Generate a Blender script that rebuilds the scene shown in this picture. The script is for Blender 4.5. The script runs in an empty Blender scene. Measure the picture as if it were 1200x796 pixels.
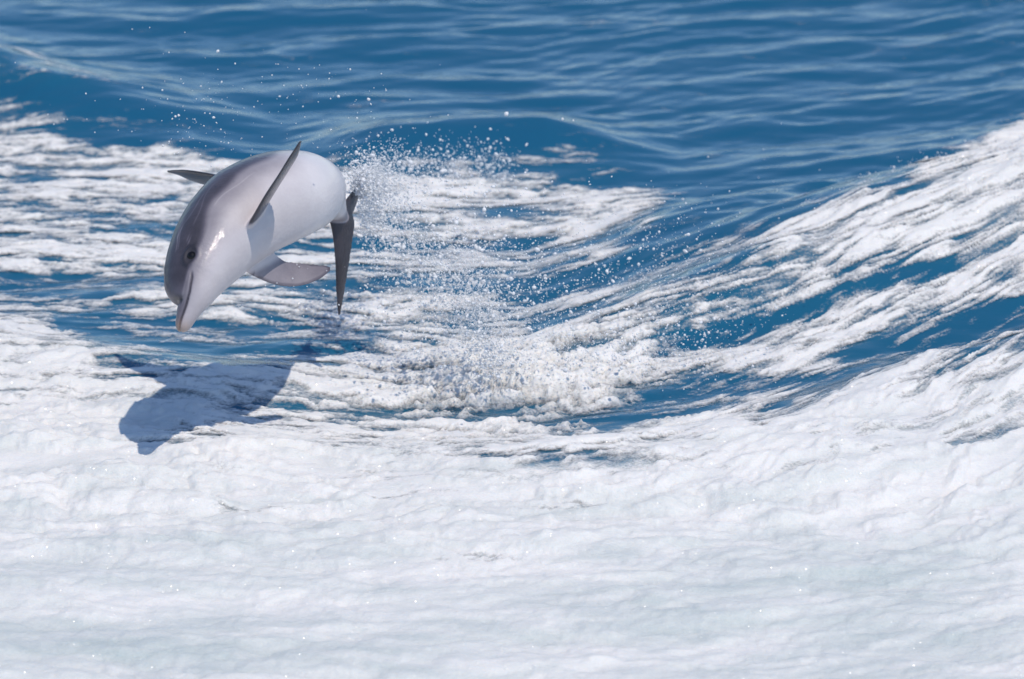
import bpy, bmesh, math
import numpy as np
from mathutils import Vector
from mathutils.bvhtree import BVHTree

rng = np.random.default_rng(11)
scn = bpy.context.scene
COL = scn.collection

# ------------------------------------------------------------------ camera
PITCH = math.radians(18.0)
DIST = 20.0
FOCAL = 180.0
CAM = np.array([0.0, 0.0, DIST * math.sin(PITCH)])
AX = np.array([1.0, 0.0, 0.0])                                   # picture right
AU = np.array([0.0, math.sin(PITCH), math.cos(PITCH)])           # picture up
AN = np.array([0.0, -math.cos(PITCH), math.sin(PITCH)])          # towards the boat
cam_d = bpy.data.cameras.new('camera')
cam_d.lens = FOCAL; cam_d.sensor_width = 36.0
cam_d.clip_start = 0.5; cam_d.clip_end = 6000
cam = bpy.data.objects.new('camera', cam_d)
cam.location = CAM; cam.rotation_euler = (math.pi / 2 - PITCH, 0, 0)
COL.objects.link(cam); scn.camera = cam
cam_d.dof.use_dof = True; cam_d.dof.focus_distance = 18.28; cam_d.dof.aperture_fstop = 2.8

# ------------------------------------------------------------------ sky and sun
SUN_DIR = np.array([0.26, -0.38, 0.90]); SUN_DIR /= np.linalg.norm(SUN_DIR)   # towards the sun
elev = math.asin(SUN_DIR[2]); azim = math.atan2(SUN_DIR[0], SUN_DIR[1])
world = bpy.data.worlds.new('World'); scn.world = world; world.use_nodes = True
wn = world.node_tree.nodes; wl = world.node_tree.links
bg = wn['Background']; sky = wn.new('ShaderNodeTexSky')
sky.sky_type = 'NISHITA'; sky.sun_disc = False
sky.sun_elevation = elev; sky.sun_rotation = azim
sky.air_density = 0.85; sky.dust_density = 0.0; sky.ozone_density = 4.0
wl.new(sky.outputs['Color'], bg.inputs['Color']); bg.inputs['Strength'].default_value = 0.15
sun_d = bpy.data.lights.new('sun', 'SUN'); sun_d.energy = 2.85; sun_d.angle = math.radians(0.55)
sun_d.color = (1.0, 0.92, 0.81)
sun = bpy.data.objects.new('sun', sun_d); COL.objects.link(sun)
sun.rotation_euler = Vector(-SUN_DIR).to_track_quat('-Z', 'Y').to_euler()
sun.location = (4, 4, 14)
vs = scn.view_settings
vs.view_transform = 'Standard'; vs.look = 'None'; vs.gamma = 1.0; vs.exposure = 0.0
scn.cycles.max_bounces = 12; scn.cycles.diffuse_bounces = 8; scn.cycles.transparent_max_bounces = 40
scn.cycles.caustics_reflective = False; scn.cycles.caustics_refractive = False
scn.cycles.sample_clamp_indirect = 4.0
try:
    scn.cycles.use_denoising = True
except Exception:
    pass

# ------------------------------------------------------------------ helpers
PX = 36.0 / FOCAL / 1200.0          # one photograph pixel as a slope
def ray(px, py):
    px = np.asarray(px, float); py = np.asarray(py, float)
    return (-AN + ((px - 600) * PX)[..., None] * AX + ((398 - py) * PX)[..., None] * AU)
def at_z(px, py, z=0.0):
    r = ray(px, py); t = (z - CAM[2]) / r[..., 2]
    return CAM + r * t[..., None]
def at_y(px, py, y):
    r = ray(px, py); t = (y - CAM[1]) / r[..., 1]
    return CAM + r * np.asarray(t)[..., None]
def at_depth(px, py, d):
    return CAM + ray(px, py) * np.asarray(d, float)[..., None]

_P = np.random.default_rng(3).permutation(512)
_G = np.random.default_rng(4).uniform(0, 2 * np.pi, 512)
_GX, _GY = np.cos(_G), np.sin(_G)
def perlin(x, y, seed=0):
    x = x + seed * 17.13; y = y + seed * 31.71
    xi = np.floor(x); yi = np.floor(y)
    xf = x - xi; yf = y - yi
    xi = xi.astype(np.int64); yi = yi.astype(np.int64)
    u = xf * xf * xf * (xf * (xf * 6 - 15) + 10); v = yf * yf * yf * (yf * (yf * 6 - 15) + 10)
    def g(ix, iy, fx, fy):
        h = _P[(_P[ix & 511] + iy) & 511]
        return _GX[h] * fx + _GY[h] * fy
    a = g(xi, yi, xf, yf); b = g(xi + 1, yi, xf - 1, yf)
    c = g(xi, yi + 1, xf, yf - 1); d = g(xi + 1, yi + 1, xf - 1, yf - 1)
    return ((a + (b - a) * u) * (1 - v) + (c + (d - c) * u) * v) * 1.5
def fbm(x, y, o=4, seed=0, gain=0.5, billow=False, lac=2.03):
    s = np.zeros_like(x); amp = 1.0; tot = 0
    for i in range(o):
        n = perlin(x, y, seed + i * 1.7)
        s += amp * (np.abs(n) * 2 - 0.55 if billow else n)
        tot += amp; amp *= gain; x = x * lac; y = y * lac
    return s / tot
def sstep(a, b, x):
    t = np.clip((x - a) / (b - a), 0, 1); return t * t * (3 - 2 * t)

def mesh_obj(name, verts, faces, mat, smooth=True, parent=None):
    me = bpy.data.meshes.new(name)
    verts = np.asarray(verts, np.float32)
    if isinstance(faces, np.ndarray):
        n, k = faces.shape
        me.vertices.add(len(verts)); me.vertices.foreach_set('co', verts.ravel())
        me.loops.add(n * k); me.loops.foreach_set('vertex_index', faces.astype(np.int32).ravel())
        me.polygons.add(n)
        me.polygons.foreach_set('loop_start', np.arange(0, n * k, k, dtype=np.int32))
        me.polygons.foreach_set('loop_total', np.full(n, k, np.int32))
        me.update(calc_edges=True)
    else:
        me.from_pydata([tuple(v) for v in verts], [], faces); me.update()
    if smooth:
        me.polygons.foreach_set('use_smooth', np.ones(len(me.polygons), bool))
    if mat: me.materials.append(mat)
    o = bpy.data.objects.new(name, me); COL.objects.link(o)
    if parent: o.parent = parent
    return o
def attr(o, name, vals):
    a = o.data.attributes.new(name, 'FLOAT', 'POINT'); a.data.foreach_set('value', np.asarray(vals, np.float32))
def tag(o, label, cat, kind=None, group=None):
    o['label'] = label; o['category'] = cat
    if kind: o['kind'] = kind
    if group: o['group'] = group

def new_mat(name):
    m = bpy.data.materials.new(name); m.use_nodes = True
    return m, m.node_tree.nodes, m.node_tree.links, m.node_tree.nodes['Principled BSDF']
def attr_node(nt, name):
    a = nt.new('ShaderNodeAttribute'); a.attribute_name = name; return a
def noise_node(nt, lk, scale, detail=4, rough=0.55, vec=None):
    n = nt.new('ShaderNodeTexNoise'); n.inputs['Scale'].default_value = scale
    n.inputs['Detail'].default_value = detail; n.inputs['Roughness'].default_value = rough
    if vec is None:
        tc = nt.new('ShaderNodeTexCoord'); vec = tc.outputs['Object']
    lk.new(vec, n.inputs['Vector']); return n
def ramp(nt, lk, src, stops):
    r = nt.new('ShaderNodeValToRGB'); e = r.color_ramp.elements
    while len(e) > 1: e.remove(e[-1])
    e[0].position = stops[0][0]; e[0].color = stops[0][1]
    for p, c in stops[1:]:
        k = e.new(p); k.color = c
    lk.new(src, r.inputs['Fac']); return r
def mathn(nt, lk, op, a, b=None, c=None, clamp=False):
    n = nt.new('ShaderNodeMath'); n.operation = op; n.use_clamp = clamp
    for i, v in enumerate((a, b, c)):
        if v is None: continue
        if isinstance(v, (int, float)): n.inputs[i].default_value = v
        else: lk.new(v, n.inputs[i])
    return n.outputs[0]
def mixc(nt, lk, fac, a, b):
    n = nt.new('ShaderNodeMix'); n.data_type = 'RGBA'
    for s, v in ((n.inputs[0], fac), (n.inputs[6], a), (n.inputs[7], b)):
        if isinstance(v, (int, float)): s.default_value = v
        elif isinstance(v, tuple): s.default_value = v
        else: lk.new(v, s)
    return n.outputs[2]

# ------------------------------------------------------------------ materials
def water_material():
    m, nt, lk, b = new_mat('sea_water')
    a = attr_node(nt, 'aeration')
    c = mixc(nt, lk, a.outputs['Fac'], (0.010, 0.098, 0.190, 1), (0.013, 0.120, 0.205, 1))
    bub = attr_node(nt, 'bubbles')
    c = mixc(nt, lk, bub.outputs['Fac'], c, (0.60, 0.68, 0.70, 1))
    lk.new(c, b.inputs['Base Color'])
    b.inputs['Roughness'].default_value = 0.16
    b.inputs['IOR'].default_value = 1.40
    tc = nt.new('ShaderNodeTexCoord'); mp = nt.new('ShaderNodeMapping')
    mp.inputs['Scale'].default_value = (3.6, 12, 9); lk.new(tc.outputs['Object'], mp.inputs['Vector'])
    n = noise_node(nt, lk, 1.0, 4, 0.5, mp.outputs['Vector'])
    bp = nt.new('ShaderNodeBump'); bp.inputs['Strength'].default_value = 0.4; bp.inputs['Distance'].default_value = 0.014
    lk.new(n.outputs['Fac'], bp.inputs['Height']); lk.new(bp.outputs['Normal'], b.inputs['Normal'])
    return m
def foam_material():
    m, nt, lk, b = new_mat('sea_foam')
    dens = attr_node(nt, 'foam_cover'); milk_shade = attr_node(nt, 'milk_shade')
    tc = nt.new('ShaderNodeTexCoord'); mp = nt.new('ShaderNodeMapping'); mp.inputs['Scale'].default_value = (0.75, 1.1, 1.1)
    lk.new(tc.outputs['Object'], mp.inputs['Vector'])
    n1 = noise_node(nt, lk, 30, 5, 0.62, mp.outputs['Vector']); n2 = noise_node(nt, lk, 120, 3, 0.6, mp.outputs['Vector'])
    col = mixc(nt, lk, milk_shade.outputs['Fac'], (0.84, 0.815, 0.775, 1), (0.55, 0.60, 0.58, 1))
    mot = ramp(nt, lk, mathn(nt, lk, 'MULTIPLY_ADD', n2.outputs['Fac'], 0.4, mathn(nt, lk, 'MULTIPLY', n1.outputs['Fac'], 0.6)), [(0.36, (0.90, 0.92, 0.95, 1)), (0.56, (1, 1, 1, 1))])
    mu = nt.new('ShaderNodeMix'); mu.data_type = 'RGBA'; mu.blend_type = 'MULTIPLY'; mu.inputs[0].default_value = 0.7
    lk.new(col, mu.inputs[6]); lk.new(mot.outputs['Color'], mu.inputs[7]); col = mu.outputs[2]
    lk.new(col, b.inputs['Base Color'])
    b.inputs['Roughness'].default_value = 0.55
    b.inputs['Specular IOR Level'].default_value = 0.2
    b.inputs['Subsurface Weight'].default_value = 0.5
    b.inputs['Subsurface Radius'].default_value = (0.8, 0.95, 1.1)
    b.inputs['Subsurface Scale'].default_value = 0.012
    hgt = mathn(nt, lk, 'ADD', n1.outputs['Fac'], mathn(nt, lk, 'MULTIPLY', n2.outputs['Fac'], 0.4))
    bp = nt.new('ShaderNodeBump'); bp.inputs['Strength'].default_value = 0.5; bp.inputs['Distance'].default_value = 0.010
    lk.new(hgt, bp.inputs['Height']); lk.new(bp.outputs['Normal'], b.inputs['Normal'])
    vo = nt.new('ShaderNodeTexVoronoi'); vo.inputs['Scale'].default_value = 260; lk.new(tc.outputs['Object'], vo.inputs['Vector'])
    ge = nt.new('ShaderNodeNewGeometry')
    va = nt.new('ShaderNodeVectorMath'); va.operation = 'MULTIPLY_ADD'
    lk.new(vo.outputs['Color'], va.inputs[0]); va.inputs[1].default_value = (2.4, 2.4, 2.4); va.inputs[2].default_value = (-1.2, -1.2, -1.2)
    vb = nt.new('ShaderNodeVectorMath'); vb.operation = 'ADD'; lk.new(va.outputs[0], vb.inputs[0]); lk.new(ge.outputs['Normal'], vb.inputs[1])
    vc = nt.new('ShaderNodeVectorMath'); vc.operation = 'NORMALIZE'; lk.new(vb.outputs[0], vc.inputs[0])
    lk.new(vc.outputs[0], b.inputs['Coat Normal'])             # wet bubble caps glint in the sun
    sx = nt.new('ShaderNodeSeparateColor'); lk.new(vo.outputs['Color'], sx.inputs[0])
    fac = mathn(nt, lk, 'MULTIPLY', mathn(nt, lk, 'LESS_THAN', sx.outputs[1], 0.30), mathn(nt, lk, 'GREATER_THAN', sx.outputs[2], 0.45))
    lk.new(mathn(nt, lk, 'MULTIPLY', fac, 0.6), b.inputs['Coat Weight']); b.inputs['Coat Roughness'].default_value = 0.17; b.inputs['Coat IOR'].default_value = 1.33
    e = mathn(nt, lk, 'ADD', dens.outputs['Fac'], mathn(nt, lk, 'MULTIPLY_ADD', n1.outputs['Fac'], 0.8, -0.4))
    e = mathn(nt, lk, 'ADD', e, mathn(nt, lk, 'MULTIPLY_ADD', n2.outputs['Fac'], 0.5, -0.25))
    mr = nt.new('ShaderNodeMapRange'); mr.interpolation_type = 'SMOOTHSTEP'
    mr.inputs['From Min'].default_value = -0.25; mr.inputs['From Max'].default_value = 0.78
    lk.new(e, mr.inputs['Value']); lk.new(mr.outputs['Result'], b.inputs['Alpha'])
    return m
def skin_material():
    m, nt, lk, b = new_mat('wet_dolphin_skin')
    tone = attr_node(nt, 'tone')
    n = noise_node(nt, lk, 9, 5, 0.6); n2 = noise_node(nt, lk, 70, 3, 0.5)
    t = mathn(nt, lk, 'ADD', tone.outputs['Fac'], mathn(nt, lk, 'MULTIPLY_ADD', n.outputs['Fac'], 0.26, -0.13), clamp=True)
    r = ramp(nt, lk, t, [(0.0, (0.030, 0.028, 0.036, 1)), (0.22, (0.105, 0.094, 0.118, 1)), (0.5, (0.30, 0.272, 0.295, 1)),
                         (0.75, (0.52, 0.475, 0.485, 1)), (1.0, (0.70, 0.655, 0.655, 1))])
    tip = attr_node(nt, 'tip')
    lk.new(mixc(nt, lk, tip.outputs['Fac'], r.outputs['Color'], (0.36, 0.25, 0.19, 1)), b.inputs['Base Color'])
    b.inputs['Roughness'].default_value = 0.5; b.inputs['Specular IOR Level'].default_value = 0.3
    b.inputs['Coat Weight'].default_value = 0.55; b.inputs['Coat Roughness'].default_value = 0.045; b.inputs['Coat IOR'].default_value = 1.34
    bp = nt.new('ShaderNodeBump'); bp.inputs['Strength'].default_value = 0.4; bp.inputs['Distance'].default_value = 0.004
    h = mathn(nt, lk, 'ADD', n2.outputs['Fac'], n.outputs['Fac']); lk.new(h, bp.inputs['Height'])
    lk.new(bp.outputs['Normal'], b.inputs['Normal']); lk.new(bp.outputs['Normal'], b.inputs['Coat Normal'])
    return m
def eye_material():
    m, nt, lk, b = new_mat('dark_eye')
    b.inputs['Base Color'].default_value = (0.006, 0.005, 0.006, 1); b.inputs['Roughness'].default_value = 0.12
    b.inputs['IOR'].default_value = 1.36
    return m
def drop_material(name, clear, through):
    m, nt, lk, b = new_mat(name)
    nt.remove(b); out = nt['Material Output']
    di = nt.new('ShaderNodeBsdfDiffuse'); di.inputs['Color'].default_value = (0.98, 0.98, 0.99, 1)
    tr = nt.new('ShaderNodeBsdfTranslucent'); tr.inputs['Color'].default_value = (0.98, 0.98, 0.99, 1)
    gl = nt.new('ShaderNodeBsdfGlossy'); gl.inputs['Roughness'].default_value = 0.28
    tp = nt.new('ShaderNodeBsdfTransparent'); tp.inputs['Color'].default_value = (0.97, 0.98, 0.99, 1)
    fr = nt.new('ShaderNodeFresnel'); fr.inputs['IOR'].default_value = 1.4
    m1 = nt.new('ShaderNodeMixShader'); m1.inputs[0].default_value = through; lk.new(di.outputs[0], m1.inputs[1]); lk.new(tr.outputs[0], m1.inputs[2])
    m2 = nt.new('ShaderNodeMixShader'); m2.inputs[0].default_value = clear; lk.new(m1.outputs[0], m2.inputs[1]); lk.new(tp.outputs[0], m2.inputs[2])
    m3 = nt.new('ShaderNodeMixShader'); lk.new(fr.outputs[0], m3.inputs[0]); lk.new(m2.outputs[0], m3.inputs[1]); lk.new(gl.outputs[0], m3.inputs[2])
    lk.new(m3.outputs[0], out.inputs['Surface'])
    return m
MAT_WATER, MAT_FOAM, MAT_SKIN, MAT_EYE = water_material(), foam_material(), skin_material(), eye_material()
MAT_DROP = drop_material('water_drops', 0.08, 0.15); MAT_FINE = drop_material('fine_spray', 0.30, 0.10)

# ------------------------------------------------------------------ the sea
def crest(px, py, amp):
    """a wave crest given by its points and heights, as y(x) and height(x)"""
    p = at_z(np.array(px, float), np.array(py, float), 0.0)
    q = np.array([at_z(a, b, z) for a, b, z in zip(px, py, amp)])
    return q[:, 0], q[:, 1], np.array(amp, float)
CRESTS = [   # crest line, width of the face towards the boat, width of the back
    (crest([620, 720, 820, 900, 1000, 1080, 1200, 1400, 1700], [322, 296, 268, 244, 214, 190, 160, 120, 90],
           [0.0, 0.07, 0.17, 0.25, 0.33, 0.38, 0.44, 0.48, 0.48]), 1.25, 0.55),
    (crest([330, 420, 520, 620, 720, 800], [178, 168, 162, 164, 172, 185], [0.0, 0.07, 0.10, 0.10, 0.07, 0.0]), 0.36, 0.6),
    (crest([-500, -200, 0, 60, 130, 220, 330], [10, 40, 68, 84, 108, 135, 150], [0.22, 0.22, 0.2, 0.18, 0.13, 0.06, 0.0]), 0.42, 0.6),
    (crest([700, 760, 820, 900, 1000, 1080, 1200, 1400], [300, 286, 268, 244, 214, 190, 160, 120], [0.0, 0.04, 0.06, 0.07, 0.06, 0.05, 0.04, 0.04]), 0.15, 0.5),
    (crest([380, 450, 540, 640, 720], [172, 166, 162, 166, 174], [0.0, 0.04, 0.05, 0.05, 0.0]), 0.14, 0.4),
    (crest([600, 680, 760, 860, 960], [418, 398, 376, 362, 350], [0.0, 0.05, 0.09, 0.07, 0.0]), 0.30, 0.35),
    (crest([380, 520, 700, 900, 1050, 1200, 1400, 1700], [560, 545, 528, 490, 450, 405, 350, 300],
           [0.0, 0.05, 0.09, 0.14, 0.17, 0.2, 0.22, 0.22]), 0.95, 0.30),
    (crest([-700, -200, 0, 120, 260, 380, 480], [400, 388, 392, 408, 432, 440, 450], [0.1, 0.1, 0.1, 0.09, 0.06, 0.03, 0.0]), 0.8, 0.25),
    (crest([-700, -100, 100, 250, 400, 560, 800], [520, 520, 524, 532, 536, 548, 560], [0.07, 0.07, 0.07, 0.07, 0.06, 0.05, 0.02]), 0.6, 0.25),
]
_wr = np.random.default_rng(21)
WAVES = []
for lam in np.geomspace(0.115, 1.1, 46):
    th = math.radians(90 + _wr.normal(7, 17)); WAVES.append((2 * math.pi / lam, th, _wr.uniform(0, 6.28), lam * 0.0036 * _wr.uniform(0.5, 1.4)))
def sea_height(x, y):
    wx = x + 0.14 * perlin(x * 0.8, y * 0.8, 5); wy = y + 0.16 * perlin(x * 0.9, y * 0.9, 6)
    wy = wy - 0.26 * np.maximum(0, x) ** 1.2 * sstep(17, 20, y) / (1 + np.maximum(0, np.abs(x) - 4) ** 2)
    h = np.zeros_like(x)
    for k, th, ph, a in WAVES:
        q = k * (wx * math.cos(th) + wy * math.sin(th)) + ph
        h += a * (np.sin(q) + 0.34 * np.sin(2 * q))      # steeper towards the boat, long backs
    h += 0.014 * fbm(x * 1.2, y * 3.0, 3, 8)
    h *= 0.55 + 0.45 * sstep(-1.2, 0.6, perlin(x * 0.35, y * 0.35, 12) + 0.2)
    far = 1 / (1 + np.maximum(0, np.hypot(x, y - 20) - 12) / 30.0)
    h *= far
    for (cx, cy, ca), wf, wb in CRESTS:
        yc = np.interp(x, cx, cy) + 0.07 * perlin(x * 1.6, x * 0 + 0.37, 9)
        A = np.interp(x, cx, ca) * far
        t = y - yc
        A = A * (1 + 0.18 * perlin(x * 1.1, y * 0.3, 10))
        h += A * np.where(t < 0, np.exp(-(t / wf) ** 2), np.exp(-(t / wb) ** 2))
    return h
def project(x, y, z):
    d = np.stack([x - CAM[0], y - CAM[1], z - CAM[2]], -1)
    w = d @ (-AN)
    return 600 + (d @ AX) / w / PX, 398 - (d @ AU) / w / PX

def axis_steps(lo, hi, step, out_lo, out_hi, grow=1.12):
    c = list(np.arange(lo, hi + step * 0.5, step))
    s = step; v = c[-1]
    while v < out_hi: s *= grow; v += s; c.append(v)
    s = step; v = c[0]; left = []
    while v > out_lo: s *= grow; v -= s; left.append(v)
    return np.array(left[::-1] + c)
def grid(xs, ys):
    X, Y = np.meshgrid(xs, ys); return X.ravel(), Y.ravel()
def grid_faces(nx, ny):
    i = np.arange(nx * ny).reshape(ny, nx)
    return np.stack([i[:-1, :-1], i[:-1, 1:], i[1:, 1:], i[1:, :-1]], -1).reshape(-1, 4)

# how much of the surface is under foam: (x, y on the photograph's water, cover, reach x, reach y)
COVER = []
def cov(v, rx, ry, *pts):
    for p in pts: COVER.append((p[0], p[1], v, rx, ry))
# open water
cov(0.0, 140, 45, *[(x, y) for x in range(-300, 1600, 150) for y in (-60, 10)])
cov(0.0, 110, 30, (240, 70), (360, 80), (480, 90), (600, 90), (720, 100), (850, 100), (1000, 90), (1130, 80), (1300, 60))
cov(0.0, 70, 22, (180, 120), (270, 140), (360, 140), (440, 140), (540, 140), (660, 145), (780, 150), (900, 150), (1000, 140))
cov(0.0, 60, 22, (800, 205), (870, 195), (930, 200), (990, 175), (840, 240), (1060, 150))
cov(0.0, 40, 10, (770, 285), (830, 270), (900, 246), (960, 222), (1010, 204))
cov(0.55, 45, 11, (15, 66), (60, 84)); cov(0.3, 40, 8, (100, 95)); cov(0.05, 45, 12, (20, 105), (80, 125), (130, 145))
cov(0.45, 50, 10, (20, 122), (70, 145)); cov(0.0, 60, 10, (170, 160), (230, 170))
# left streaks
cov(0.70, 70, 18, (20, 178), (100, 190), (60, 215), (150, 210)); cov(0.62, 80, 18, (30, 250), (120, 240), (200, 230), (150, 270))
cov(0.74, 80, 16, (20, 290), (100, 300), (170, 295)); cov(0.26, 60, 13, (10, 345), (60, 350), (130, 335), (200, 380), (110, 385), (300, 395))
cov(0.70, 70, 12, (40, 372), (140, 360), (300, 350), (400, 345)); cov(0.42, 80, 12, (260, 405), (330, 420), (180, 430), (440, 400), (500, 395))
cov(0.72, 80, 14, (450, 375), (360, 370), (480, 350)); cov(0.6, 70, 20, (440, 290), (440, 320), (400, 310))
cov(0.95, 90, 18, (20, 410), (90, 425), (0, 450), (150, 460), (240, 455)); cov(0.9, 90, 16, (330, 445), (420, 440), (500, 435))
# fan of foam in the middle and the splash
cov(0.34, 50, 10, (420, 185), (500, 190), (570, 195), (640, 190)); cov(0.75, 70, 16, (440, 210), (520, 225), (460, 245), (530, 265))
cov(0.62, 60, 16, (600, 240), (660, 245), (700, 250), (600, 275)); cov(0.9, 40, 14, (745, 238), (720, 252), (690, 265))
cov(0.42, 50, 14, (620, 300), (680, 310), (560, 330), (740, 310), (640, 335)); cov(0.26, 50, 12, (700, 330), (790, 320), (760, 345), (850, 300))
cov(0.5, 60, 16, (560, 300), (500, 310), (520, 340), (600, 370), (680, 365)); cov(0.88, 70, 22, (560, 420), (620, 430), (690, 420), (600, 455), (520, 440))
cov(0.92, 60, 10, (720, 395), (790, 388), (700, 425)); cov(0.20, 60, 13, (800, 415), (850, 405), (880, 395)); cov(0.65, 60, 8, (780, 440), (850, 425), (730, 450))
cov(0.50, 60, 9, (460, 492), (530, 490), (600, 485), (430, 515)); cov(0.8, 70, 10, (450, 470), (650, 470), (540, 515), (640, 510))
cov(0.85, 60, 12, (380, 480), (370, 510))
# the wave face
cov(0.35, 40, 9, (880, 262), (950, 238), (1010, 216)); cov(0.92, 60, 14, (960, 270), (1040, 240), (1120, 205), (1200, 185), (900, 300), (1300, 170))
cov(0.9, 60, 14, (1150, 235), (1090, 265), (1200, 250), (1020, 285)); cov(0.78, 60, 12, (780, 355), (860, 330), (930, 325), (820, 350), (900, 330), (740, 370))
cov(0.40, 60, 11, (1010, 310), (1060, 295), (1090, 320)); cov(0.42, 60, 11, (940, 370), (1010, 345)); cov(0.85, 60, 10, (1130, 300), (1180, 310), (1060, 345), (970, 395), (900, 420))
cov(0.88, 60, 10, (1180, 340), (1100, 350), (1020, 375), (940, 425)); cov(0.24, 70, 11, (1150, 385), (1080, 405), (1000, 430), (920, 450), (840, 470), (760, 490), (1190, 365))
cov(0.34, 60, 9, (700, 495), (650, 505)); cov(0.66, 60, 10, (880, 475), (960, 455), (1060, 430)); cov(0.9, 60, 10, (740, 520), (820, 505), (900, 495), (980, 470), (1060, 455), (1150, 430), (1210, 410))
cov(0.55, 60, 7, (560, 535), (660, 528)); cov(0.80, 80, 6, (470, 578), (640, 592), (910, 548), (1060, 522), (1150, 508), (320, 600), (780, 640), (560, 655))
# white water
cov(1.08, 160, 40, *[(x, y) for x in range(-200, 1500, 160) for y in (570, 640, 720, 800, 900)])
cov(1.1, 90, 14, (60, 500), (20, 520), (130, 480), (340, 525), (180, 555), (90, 530)); cov(0.62, 45, 9, (200, 522), (250, 508), (300, 488)); cov(1.05, 100, 16, (1150, 480), (1050, 500), (950, 520), (1250, 450))  # the low-cover points thin the foam to darken the dolphin's cast shadow
cov(0.7, 150, 30, (-150, 220), (-150, 290), (-300, 250)); cov(0.9, 150, 30, (-150, 400), (-300, 400)); cov(0.9, 150, 40, (1400, 200), (1400, 280)); cov(0.5, 140, 30, (1350, 350)); cov(1.0, 150, 40, (1400, 430))
cov(0.955, 95, 15, *[(x, 556 + 6 * math.sin(x)) for x in range(60, 760, 130)]); cov(0.95, 90, 15, (760, 545), (880, 528), (1000, 508), (1110, 488), (1220, 470))
COVER = np.array(COVER)

def foam_field(x, y, z):
    px, py = project(x, y, z)
    num = np.zeros_like(x); den = np.zeros_like(x) + 1e-9
    wpx = px + 26 * perlin(x * 2.2, y * 1.1, 31); wpy = py + 11 * perlin(x * 2.4, y * 1.5, 32) + 5 * perlin(x * 6, y * 4, 33)
    for cx, cy, v, rx, ry in COVER:
        w = np.exp(-np.minimum(((wpx - cx) / rx) ** 2 + ((wpy - cy) / ry) ** 2, 60.0)) + 1e-7 / (1 + ((wpx - cx) / rx) ** 2 + ((wpy - cy) / ry) ** 2)
        num += w * v; den += w
    return num / den, px, py
def flow_v(x, y):
    xr = np.maximum(0, x + 0.1)
    return y - 0.42 * np.minimum(xr, 3.0) ** 1.45 * sstep(24, 19, y) * (0.25 + 0.75 * sstep(16.2, 19.0, y)) + 0.12 * np.sin(x * 1.1 + 0.6)

def build_sea():
    xs = axis_steps(-3.3, 3.3, 0.0125, -1500, 1500, 1.16); ys = axis_steps(14.2, 27.0, 0.019, -300, 4000, 1.16)
    x, y = grid(xs, ys); z = sea_height(x, y)
    o = mesh_obj('sea', np.stack([x, y, z], -1), grid_faces(len(xs), len(ys)), MAT_WATER)
    near = (np.abs(x) < 5) & (y > 12) & (y < 28)
    aer = np.zeros_like(x); c, px, py = foam_field(x[near], y[near], z[near]); aer[near] = np.clip(c, 0, 1)
    attr(o, 'aeration', aer)
    bub = np.zeros_like(x); bub[near] = sstep(0.86, 1.1, c); attr(o, 'bubbles', bub)
    tag(o, 'deep blue rippled sea with a rising wake wave', 'sea', 'structure')
    return o

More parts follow.
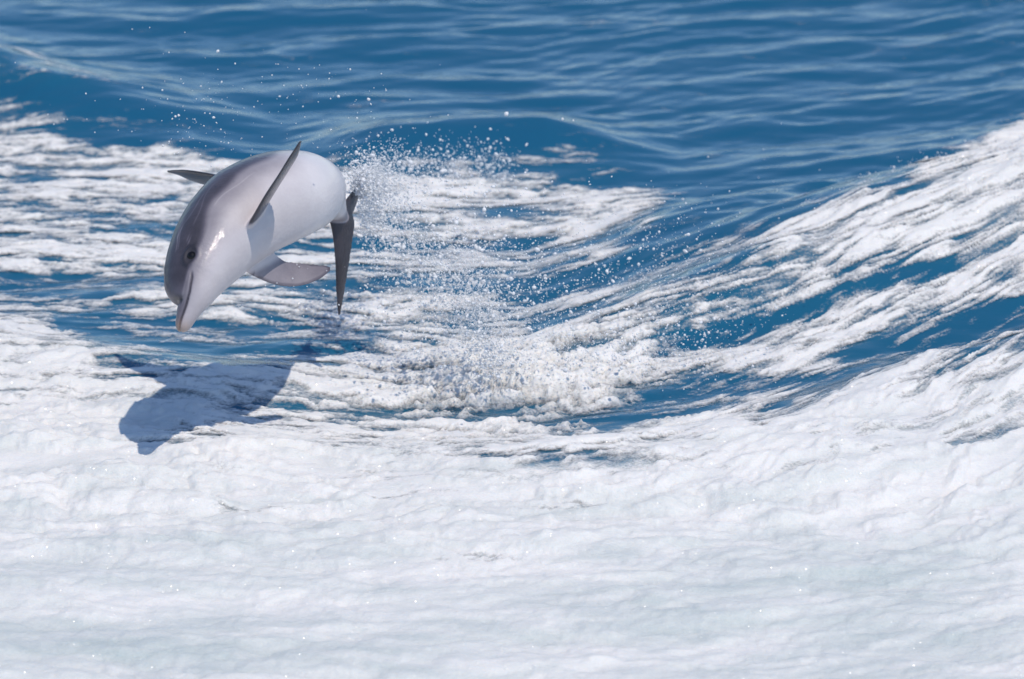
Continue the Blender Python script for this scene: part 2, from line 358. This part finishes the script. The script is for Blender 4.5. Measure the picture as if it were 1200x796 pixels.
def build_foam():
    xs = axis_steps(-2.85, 2.85, 0.0062, -5.0, 5.0, 1.08); ys = axis_steps(14.9, 22.9, 0.0115, 12.6, 25.5, 1.05)
    x, y = grid(xs, ys); z = sea_height(x, y)
    c, px, py = foam_field(x, y, z)
    v = flow_v(x, y)
    # streaks drawn out along the flow, broken up by swirls
    wu = x + 0.12 * fbm(x * 2.0, v * 2.6, 3, 41); wv = v + 0.09 * fbm(x * 1.6, v * 3.2, 4, 42)
    wu2 = wu + 0.05 * fbm(x * 7, v * 8, 2, 48); wv2 = wv + 0.022 * fbm(x * 6, v * 9, 3, 49)
    n = 0.60 * fbm(wu * 0.8, wv * 3.2, 3, 43) + 0.85 * fbm(wu2 * 2.0, wv2 * 10.0, 4, 44, gain=0.6) + 0.85 * fbm(wu2 * 5.0, wv2 * 26.0, 4, 45, gain=0.66)
    lace = fbm(wu2 * 6, wv2 * 12, 4, 47, billow=True, gain=0.6)
    n = n / 0.40 - lace * 0.55
    n = 0.5 * (1 + np.tanh(0.8 * n))
    f = (c - n) / 0.62
    f = np.clip(f + 0.75 * sstep(0.985, 1.075, c), -0.8, 1.6)
    white = sstep(0.85, 1.1, c)
    front = sstep(560, 700, py)
    # relief: puffs and creases, larger in the white water, drawn out along the flow
    puff = fbm(wu * 3.6, wv * 6.5, 4, 51, billow=True, gain=0.5)
    fine = fbm(wu2 * 14, wv2 * 18, 3, 52, gain=0.5)
    ridg = fbm(wu * 1.1, wv * 3.0, 3, 53)
    soft = fbm(wu * 2.2, wv * 5.0, 3, 54)
    body = sstep(-0.1, 0.9, f)
    th = 0.004 + body * (0.012 + 0.018 * puff * (1 - 0.65 * front) + 0.006 * fine * (1 - 0.4 * front))
    th += white * (0.030 * ridg * (1 - 0.3 * front) + 0.020 * soft * (1 - 0.2 * front) + 0.022 * puff * (1 - 0.6 * front) + 0.008 * fine * (1 - 0.6 * front))
    thin = fbm(wu2 * 1.5, wv2 * 5.5, 4, 58, gain=0.55)
    streak = fbm(wu2 * 3.5, wv2 * 15.0, 4, 61, gain=0.6)
    milk_shade = white * (0.14 + 0.26 * front) + white * (0.62 * thin + 0.50 * streak)
    milk_shade += white * (0.25 + 0.5 * front) * fbm(wu * 0.75, wv * 2.4, 3, 59)  # broad bands put soft bluish-grey shadows into the foam's colour
    milk_shade += 0.30 * np.exp(-((px - 60) / 240) ** 2 - ((py - 790) / 45) ** 2)
    # the splash throws up a mound
    s0 = at_z(605, 462, 0.0); sr = np.hypot((x - s0[0]) / 0.42, (y - s0[1]) / 0.45)
    th += 0.10 * np.exp(-sr ** 2) * (0.7 + 0.6 * fbm(x * 6, y * 6, 4, 55, billow=True)) * body
    th = np.maximum(th, 0.004)
    keep = f > -0.5
    faces = grid_faces(len(xs), len(ys))
    faces = faces[keep[faces].any(1)]
    used = np.zeros(len(x), bool); used[faces.ravel()] = True
    idx = np.cumsum(used) - 1
    o = mesh_obj('foam', np.stack([x, y, z + th], -1)[used], idx[faces], MAT_FOAM)
    attr(o, 'foam_cover', f[used]); attr(o, 'milk_shade', milk_shade[used].clip(0, 1))
    tag(o, 'white sea foam streaked over the wave and churned up in front', 'foam', 'stuff')
    return o
build_sea(); build_foam()

# ------------------------------------------------------------------ the dolphin
DD = float(np.linalg.norm(at_y(np.array(300.0), np.array(260.0), 17.60) - CAM)) 
def dp(px, py, n):                       # a point by its bearing and its distance from the boat
    return at_depth(np.array(float(px)), np.array(float(py)), np.array(DD - n))
def cv(x, u, n): return AX * x + AU * u + AN * n
LEN = 1.85
SPINE = np.array([  # s, px, py, n
    (0.000, 211, 389,  0.34), (0.055, 221, 355,  0.30), (0.10, 231, 329, 0.25), (0.15, 244, 304, 0.185), (0.21, 262, 277, 0.10),
    (0.28, 287, 252, 0.00), (0.36, 317, 235, -0.12), (0.45, 343, 226, -0.26), (0.55, 361, 223, -0.42), (0.65, 371, 226, -0.56),
    (0.75, 381, 236, -0.68), (0.84, 390, 246, -0.77), (0.92, 398, 253, -0.84), (1.0, 406, 258, -0.90)])
SECT = np.array([   # s, height above, below, half width
    (0.000, .006, .008, .009), (0.004, .017, .023, .022), (0.013, .023, .034, .031), (0.030, .027, .046, .038), (0.043, .031, .056, .046),
    (0.050, .046, .062, .053), (0.058, .078, .068, .062), (0.072, .102, .078, .076), (0.10, .126, .094, .094), (0.13, .143, .112, .114), (0.17, .158, .132, .136),
    (0.22, .172, .150, .154), (0.28, .184, .168, .164), (0.35, .186, .178, .164), (0.42, .178, .176, .158), (0.50, .162, .160, .146),
    (0.58, .142, .132, .124), (0.66, .118, .106, .098), (0.75, .090, .082, .066), (0.83, .066, .060, .042), (0.90, .042, .040, .028), (0.96, .022, .020, .020), (1.0, .008, .008, .010)])
DORS = cv(-0.82, 0.26, -0.36)
def cubic(s, xs, ys):                    # natural-ish smooth interpolation (monotone slopes)
    xs = np.asarray(xs); ys = np.asarray(ys)
    m = np.gradient(ys, xs, axis=0)
    i = np.clip(np.searchsorted(xs, s, side='right') - 1, 0, len(xs) - 2)
    h = xs[i + 1] - xs[i]; t = (s - xs[i]) / h
    if ys.ndim > 1: h = h[:, None]; t = t[:, None]
    return (2*t**3 - 3*t**2 + 1) * ys[i] + (t**3 - 2*t**2 + t) * h * m[i] + (-2*t**3 + 3*t**2) * ys[i+1] + (t**3 - t**2) * h * m[i+1]
SP_PTS = np.array([dp(*r[1:]) for r in SPINE])
def spine(s): return cubic(s, SPINE[:, 0], SP_PTS)
def frames(s):
    e = 0.012
    t = spine(np.clip(s + e, 0, 1)) - spine(np.clip(s - e, 0, 1)); t /= np.linalg.norm(t, axis=1)[:, None]
    f = -t
    d = DORS[None] - (t @ DORS)[:, None] * t; d /= np.linalg.norm(d, axis=1)[:, None]
    l = np.cross(d, f)
    return t, d, l
def loft(rings, closed_ends=True):
    n, k, _ = rings.shape
    v = rings.reshape(-1, 3); fs = []
    for i in range(n - 1):
        for j in range(k):
            a = i * k + j; b = i * k + (j + 1) % k
            fs.append((a, b, b + k, a + k))
    fs.append(tuple(range(k - 1, -1, -1))); fs.append(tuple(range((n - 1) * k, n * k)))
    return v, fs
def body_mesh():
    s = np.concatenate([np.linspace(0, .1, 60), np.linspace(.104, 1, 140)])
    c = spine(s); t, d, l = frames(s)
    up, dn, w = [np.maximum(0.003, np.interp(s, SECT[:, 0], SECT[:, i])) for i in (1, 2, 3)]
    ker = np.array([1, 2, 3, 2, 1.]) / 9
    sm = lambda a: np.concatenate([a[:2], np.convolve(a, ker, 'valid'), a[-2:]])
    up, dn, w = sm(up), sm(dn), sm(w)
    a = np.linspace(0, 2 * np.pi, 72, endpoint=False)
    ca, sa = np.cos(a), np.sin(a)
    e = 0.92
    ly = np.sign(ca) * np.abs(ca) ** e; lz = np.sign(sa) * np.abs(sa) ** e
    hz = np.where(lz[None] > 0, up[:, None] * lz[None], dn[:, None] * lz[None])
    ring = c[:, None] + l[:, None] * (w[:, None] * ly[None])[..., None] + d[:, None] * hz[..., None]
    return loft(ring)
def fin_mesh(st, nrm):
    """stations of (leading point, trailing point, thickness); nrm = the blade's face direction"""
    P = np.array([s[0] for s in st]); Q = np.array([s[1] for s in st]); T = np.array([s[2] for s in st])
    u = np.linspace(0, 1, len(st)); U = np.linspace(0, 1, 34)
    P, Q = cubic(U, u, P), cubic(U, u, Q); T = np.interp(U, u, T)
    a = np.linspace(0, 2 * np.pi, 36, endpoint=False)
    x = 0.5 * (1 - np.cos(a)); side = np.where(a < np.pi, 1, -1)
    prof = 1.25 * np.sqrt(np.clip(x, 0, 1)) * (1 - x) ** 0.8 * side
    rings = P[:, None] * (1 - x)[None, :, None] + Q[:, None] * x[None, :, None]
    sp = np.gradient((P + Q) / 2, axis=0); ch = Q - P
    N = np.cross(sp, ch); N /= np.linalg.norm(N, axis=1)[:, None] + 1e-9
    N *= np.sign(N @ nrm)[:, None]
    rings = rings + N[:, None] * (prof[None] * T[:, None])[..., None]
    return loft(rings)
# near (left) flipper: seen almost edge-on, pointing up and towards the boat
FINS = {}
FINS['near'] = fin_mesh([
    (dp(284, 275, .19), dp(306, 262, .06), .024), (dp(296, 256, .27), dp(313, 241, .12), .020), (dp(310, 231, .35), dp(327, 218, .19), .016),
    (dp(326, 206, .42), dp(340, 198, .27), .013), (dp(338, 186, .46), dp(350, 181, .35), .011), (dp(351, 166, .46), dp(354, 164, .43), .006)], cv(-1, .4, 0))
FINS['far'] = fin_mesh([
    (dp(286, 318, .02), dp(316, 290, -.05), .022), (dp(303, 327, -.02), dp(332, 304, -.09), .020), (dp(326, 335, -.05), dp(346, 307, -.13), .016),
    (dp(350, 336, -.08), dp(364, 309, -.16), .013), (dp(374, 328, -.12), dp(380, 310, -.18), .010), (dp(388, 317, -.16), dp(388, 313, -.18), .006)], cv(0, .3, 1))
FINS['dorsal'] = fin_mesh([
    (dp(282, 214, -.14), dp(300, 218, -.42), .030), (dp(258, 207, -.20), dp(278, 222, -.42), .024), (dp(236, 202, -.27), dp(252, 220, -.43), .018),
    (dp(216, 199, -.34), dp(226, 213, -.45), .012), (dp(205, 199, -.41), dp(210, 206, -.47), .008), (dp(195, 200, -.47), dp(197, 202, -.50), .006)], cv(0, 1, .3))
FINS['fluke_low'] = fin_mesh([
    (dp(380, 246, -.74), dp(413, 248, -.90), .024), (dp(387, 262, -.76), dp(416, 263, -.90), .021), (dp(391, 285, -.80), dp(413, 286, -.91), .017),
    (dp(393, 312, -.84), dp(409, 313, -.92), .014), (dp(394, 342, -.89), dp(404, 342, -.94), .010), (dp(396, 370, -.94), dp(399, 370, -.95), .006)], cv(-1, 0, .2))
FINS['fluke_up'] = fin_mesh([
    (dp(386, 256, -.74), dp(408, 262, -.90), .022), (dp(398, 243, -.78), dp(414, 250, -.92), .018), (dp(410, 228, -.86), dp(420, 234, -.96), .014),
    (dp(416, 219, -.97), dp(422, 223, -1.02), .010), (dp(421, 211, -1.05), dp(423, 212, -1.06), .006)], cv(-1, 0, .2))
def build_dolphin():
    V, F, off = [], [], 0
    for v, f in [body_mesh()] + list(FINS.values()):
        V.append(v); F += [tuple(i + off for i in q) for q in f]; off += len(v)
    me = bpy.data.meshes.new('dolphin'); me.from_pydata([tuple(p) for p in np.concatenate(V)], [], F); me.update()
    bm = bmesh.new(); bm.from_mesh(me)
    # each shell outward before the union
    bmesh.ops.recalc_face_normals(bm, faces=bm.faces[:]); bm.to_mesh(me); bm.free()
    o = bpy.data.objects.new('dolphin', me); COL.objects.link(o)
    r = o.modifiers.new('union', 'REMESH'); r.mode = 'VOXEL'; r.voxel_size = 0.0036
    s = o.modifiers.new('smooth', 'SMOOTH'); s.factor = 0.5; s.iterations = 12
    dg = bpy.context.evaluated_depsgraph_get()
    m2 = bpy.data.meshes.new_from_object(o.evaluated_get(dg))
    o.modifiers.clear(); o.data = m2; bpy.data.meshes.remove(me); m2.name = 'dolphin'
    nv = len(m2.vertices); co = np.empty(nv * 3, np.float32); m2.vertices.foreach_get('co', co); co = co.reshape(-1, 3).astype(float)
    nr = np.empty(nv * 3, np.float32); m2.vertices.foreach_get('normal', nr); nr = nr.reshape(-1, 3).astype(float)
    # body coordinates of every vertex: s along the spine, y to its left, z to its back
    S = np.linspace(0, 1, 401); C = spine(S)
    si = np.empty(nv, int)
    for i in range(0, nv, 20000):
        si[i:i+20000] = np.argmin(((co[i:i+20000, None] - C[None]) ** 2).sum(-1), 1)
    t, d, l = frames(S)
    rel = co - C[si]; s_ = S[si] + (rel * t[si]).sum(1) / LEN; yy = (rel * l[si]).sum(1); zz = (rel * d[si]).sum(1)
    # where the fins are: distance outside the body section
    up = np.interp(s_, SECT[:, 0], SECT[:, 1]); dn = np.interp(s_, SECT[:, 0], SECT[:, 2]); w = np.interp(s_, SECT[:, 0], SECT[:, 3])
    hh = np.where(zz > 0, up, dn)
    rho = np.sqrt((yy / w) ** 2 + (zz / hh) ** 2)
    # mouth crease
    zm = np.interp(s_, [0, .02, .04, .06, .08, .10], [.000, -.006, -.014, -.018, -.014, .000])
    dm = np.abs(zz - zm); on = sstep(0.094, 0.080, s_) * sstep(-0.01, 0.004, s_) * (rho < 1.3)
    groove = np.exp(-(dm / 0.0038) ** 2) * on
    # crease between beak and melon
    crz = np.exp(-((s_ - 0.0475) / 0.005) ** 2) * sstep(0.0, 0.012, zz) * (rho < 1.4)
    # eye socket
    es, ez = 0.112, 0.014
    de = np.hypot((s_ - es) * LEN, zz - ez)
    lid = np.exp(-((de - 0.026) / 0.007) ** 2)
    co2 = co - nr * (groove * 0.008 + crz * 0.011)[:, None] + nr * (lid * 0.0035 * (rho < 1.3))[:, None]
    m2.vertices.foreach_set('co', co2.astype(np.float32).ravel())
    # colouring: dark cape on the back, grey flank, pale belly
    zr = np.where(zz > 0, zz / up, zz / dn)
    wob = 0.05 * np.sin(s_ * 31 + 1) + 0.04 * np.sin(s_ * 57 + yy * 20)
    cape_edge = np.interp(s_, [0, .06, .12, .2, .3, .4, .5, .65, .8, 1], [.0, .04, .08, .15, .19, .19, .22, .2, .1, 0.0]) + wob
    tone = 0.085 + 0.045 * sstep(0.10, 0.28, s_) + 0.38 * sstep(cape_edge + 0.10, cape_edge - 0.16, zr)
    tone += 0.32 * sstep(cape_edge - 0.15, cape_edge - 0.85, zr)
    tone += 0.36 * sstep(0.30, 0.50, s_) * sstep(0.6, -0.1, zr)
    tone = tone * (1 - 0.55 * sstep(0.74, 0.86, s_))
    jaw = sstep(0.085, 0.04, s_)
    tone = tone * (1 - jaw) + jaw * np.where(zz > zm, 0.27, 0.62)
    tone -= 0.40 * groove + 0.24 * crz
    tone -= 0.45 * np.exp(-(de / 0.024) ** 2) * (rho < 1.3)
    # pale bridle line from the eye to the beak
    br = np.exp(-((zz - np.interp(s_, [.05, .105], [.006, .004])) / 0.005) ** 2) * sstep(.045, .06, s_) * sstep(.10, .085, s_)
    tone += 0.14 * br
    # old tooth scratches on the forehead and cheek
    for a0, a1, z0, z1, k in ((.115, .19, .085, .118, .13), (.118, .185, .079, .108, .10), (.135, .24, .10, .085, .08), (.16, .26, .05, .09, .07), (.125, .15, .048, .040, .16), (.13, .155, .055, .049, .12), (.20, .30, .02, -.02, .06)):
        zl = z0 + (z1 - z0) * ((s_ - a0) / (a1 - a0)) + 0.004 * np.sin(s_ * 90)
        tone += 1.7 * k * np.exp(-((zz - zl) / 0.0026) ** 2) * sstep(a0, a0 + .01, s_) * sstep(a1, a1 - .02, s_) * (yy > 0) * (rho < 1.2)
    tone += 0.10 * np.exp(-((s_ - 0.0) / 0.010) ** 2)
    fin = sstep(1.12, 1.32, rho)
    ft = np.full(nv, 0.06)
    # undersides of the flippers are paler
    tipfar = np.array(dp(345, 318, -.1)); nearfar = np.linalg.norm(co - tipfar, axis=1) < 0.17
    under = np.clip((nr @ cv(0, -.2, 1)), 0, 1)
    ft = np.where(nearfar & (s_ < 0.6), 0.20 + 0.26 * under, ft)
    rim = np.full(nv, 9.0)
    rp = np.array(((303, 327, -.02), (314, 332, -.035), (326, 335, -.05), (338, 336, -.065), (350, 336, -.08), (362, 333, -.10), (374, 328, -.12), (382, 323, -.14), (388, 316, -.17), (380, 310, -.18), (364, 309, -.16)), float)
    for px_, py_, n_ in cubic(np.linspace(0, 1, 60), np.linspace(0, 1, len(rp)), rp):
        rim = np.minimum(rim, np.linalg.norm(co - dp(px_, py_, n_), axis=1))
    ft = np.where(nearfar & (s_ < 0.6), ft - 0.16 * sstep(0.017, 0.008, rim), ft)
    ft = np.where(s_ > 0.8, 0.045, ft)
    tone = tone * (1 - fin) + ft * fin
    attr(o, 'tone', np.clip(tone, 0, 1)); attr(o, 'tip', 0.7 * np.exp(-(np.maximum(s_, 0) / 0.014) ** 2))
    m2.polygons.foreach_set('use_smooth', np.ones(len(m2.polygons), bool))
    m2.materials.clear(); m2.materials.append(MAT_SKIN)
    tag(o, 'grey bottlenose dolphin leaping head down above the foam', 'dolphin', 'thing')
    # eyes
    bvh = BVHTree.FromPolygons([tuple(p) for p in co2], [tuple(p.vertices) for p in m2.polygons])
    i = int(round(es * 400))
    for sgn in (1, -1):
        org = C[i] + d[i] * ez + l[i] * sgn * 0.5
        hit, hn, _, _ = bvh.ray_cast(Vector(org), Vector(-l[i] * sgn))
        if hit is None: continue
        bm = bmesh.new(); bmesh.ops.create_uvsphere(bm, u_segments=28, v_segments=16, radius=0.0185)
        em = bpy.data.meshes.new('eye'); bm.to_mesh(em); bm.free()
        for p in em.polygons: p.use_smooth = True
        em.materials.append(MAT_EYE)
        e = bpy.data.objects.new('eye', em); COL.objects.link(e); e.location = hit - hn * 0.0100; e.parent = o
    return o
build_dolphin()

# ------------------------------------------------------------------ spray
def ico(sub):
    bm = bmesh.new(); bmesh.ops.create_icosphere(bm, subdivisions=sub, radius=1.0)
    v = np.array([p.co[:] for p in bm.verts]); f = np.array([[q.index for q in p.verts] for p in bm.faces]); bm.free(); return v, f
ICO = {1: ico(1), 2: ico(2)}
def drops(name, pts, rad, label, cat, mat=None, stretch=0.45):
    big = rad > 0.0042
    V, F, off = [], [], 0
    for sub, m in ((1, ~big), (2, big)):
        p, r = pts[m], rad[m]
        if not len(p): continue
        v, f = ICO[sub]
        ax = rng.normal(size=(len(p), 3)); ax /= np.linalg.norm(ax, axis=1)[:, None]
        st = rng.uniform(0, stretch, len(p)) + (rng.random(len(p)) < 0.12) * rng.uniform(0, 1.3, len(p))
        q = v[None].repeat(len(p), 0)
        if sub == 2: q = q * (1 + 0.12 * np.sin(q[..., [1, 2, 0]] * 3 + rng.uniform(0, 6, (len(p), 1, 3))))
        q = q + (q * ax[:, None]).sum(-1, keepdims=True) * ax[:, None] * st[:, None, None]
        q = q * r[:, None, None] + p[:, None]
        V.append(q.reshape(-1, 3)); F.append((f[None] + (np.arange(len(p)) * len(v))[:, None, None]).reshape(-1, 3) + off); off += len(p) * len(v)
    o = mesh_obj(name, np.concatenate(V), np.concatenate(F), mat or MAT_DROP)
    tag(o, label, cat, 'stuff'); return o
def cloud(n, mx, my, sx, sy, y, sd=0.15, rho=0.0):
    a = rng.normal(size=n); b = rho * a + math.sqrt(1 - rho * rho) * rng.normal(size=n)
    return at_y(mx + a * sx, my + b * sy, y + rng.normal(size=n) * sd)
def along(n, pts, wid, y0, y1, sd=0.12, bias=1.0):
    pts = np.array(pts, float); t = rng.random(n) ** bias
    u = np.linspace(0, 1, len(pts)); x = np.interp(t, u, pts[:, 0]); y = np.interp(t, u, pts[:, 1]); w = np.interp(t, u, np.linspace(0.7, 1, len(pts))) * wid
    return at_y(x + rng.normal(size=n) * w, y + rng.normal(size=n) * w, y0 + (y1 - y0) * t + rng.normal(size=n) * sd)
def sizes(n, med, sig=0.5, hi=0.011): return np.minimum(med * np.exp(rng.normal(size=n) * sig), hi)
def above(p, dz=0.0):
    return p[p[:, 2] > sea_height(p[:, 0], p[:, 1]) + dz]

ys_ = 18.25; yt = 19.12
P = [cloud(1700, 585, 392, 48, 32, ys_, .16), along(5000, [(590, 440), (562, 370), (535, 300)], 22, ys_, ys_ + .1),
     cloud(1200, 700, 415, 60, 16, ys_, .2)]
P = above(np.concatenate(P))
drops('splash', P, sizes(len(P), 0.0012, 0.6, 0.006), 'white splash thrown up where the dolphin left the water', 'splash', MAT_DROP)
P = [along(5200, [(414, 220), (445, 250), (490, 300), (545, 380)], 28, yt, ys_), cloud(2200, 445, 215, 26, 24, yt), along(1800, [(430, 200), (520, 190), (600, 200)], 16, yt, yt + 1.2),
     cloud(3000, 540, 320, 70, 55, ys_ + .1), cloud(1500, 440, 212, 9, 14, 18.85, .1), cloud(1800, 424, 216, 6, 10, 18.5, .04), cloud(700, 434, 245, 8, 18, 18.85, .1)]
P = above(np.concatenate(P)); qx, qy = project(P[:, 0], P[:, 1], P[:, 2]); P = P[~((qx < 419) & (qy > 226))]
drops('tail_spray', P, sizes(len(P), 0.0016, 0.6, 0.009), 'curtain of water drops trailing from the dolphin tail', 'spray')
P = [cloud(1500, 680, 340, 110, 50, ys_ + .4, .3), cloud(900, 800, 400, 60, 30, ys_ + .3, .2), cloud(600, 760, 310, 70, 40, ys_ + .8, .3),
     cloud(110, 240, 150, 40, 24, 17.9, .2), cloud(60, 370, 110, 60, 30, 18, .2), cloud(70, 250, 120, 110, 40, 18.2, .3), cloud(140, 60, 85, 40, 12, 23.6, .3), cloud(40, 900, 240, 60, 30, 20.5, .3), along(500, [(930, 246), (1010, 216), (1100, 186), (1230, 160)], 7, 20.0, 20.9, .1), along(70, [(1168, 190), (1176, 225)], 2, 20.2, 20.2, .02), cloud(420, 1189, 430, 7, 10, 18.55, .04), cloud(200, 1184, 445, 14, 5, 18.5, .04), cloud(70, 355, 345, 40, 28, 17.6, .2), cloud(50, 1070, 478, 10, 6, 18.2, .05)]
P = above(np.concatenate(P))
drops('scattered_drops', P, sizes(len(P), 0.0016, 0.5, 0.0058), 'loose sparkling drops scattered over the blue water', 'spray')
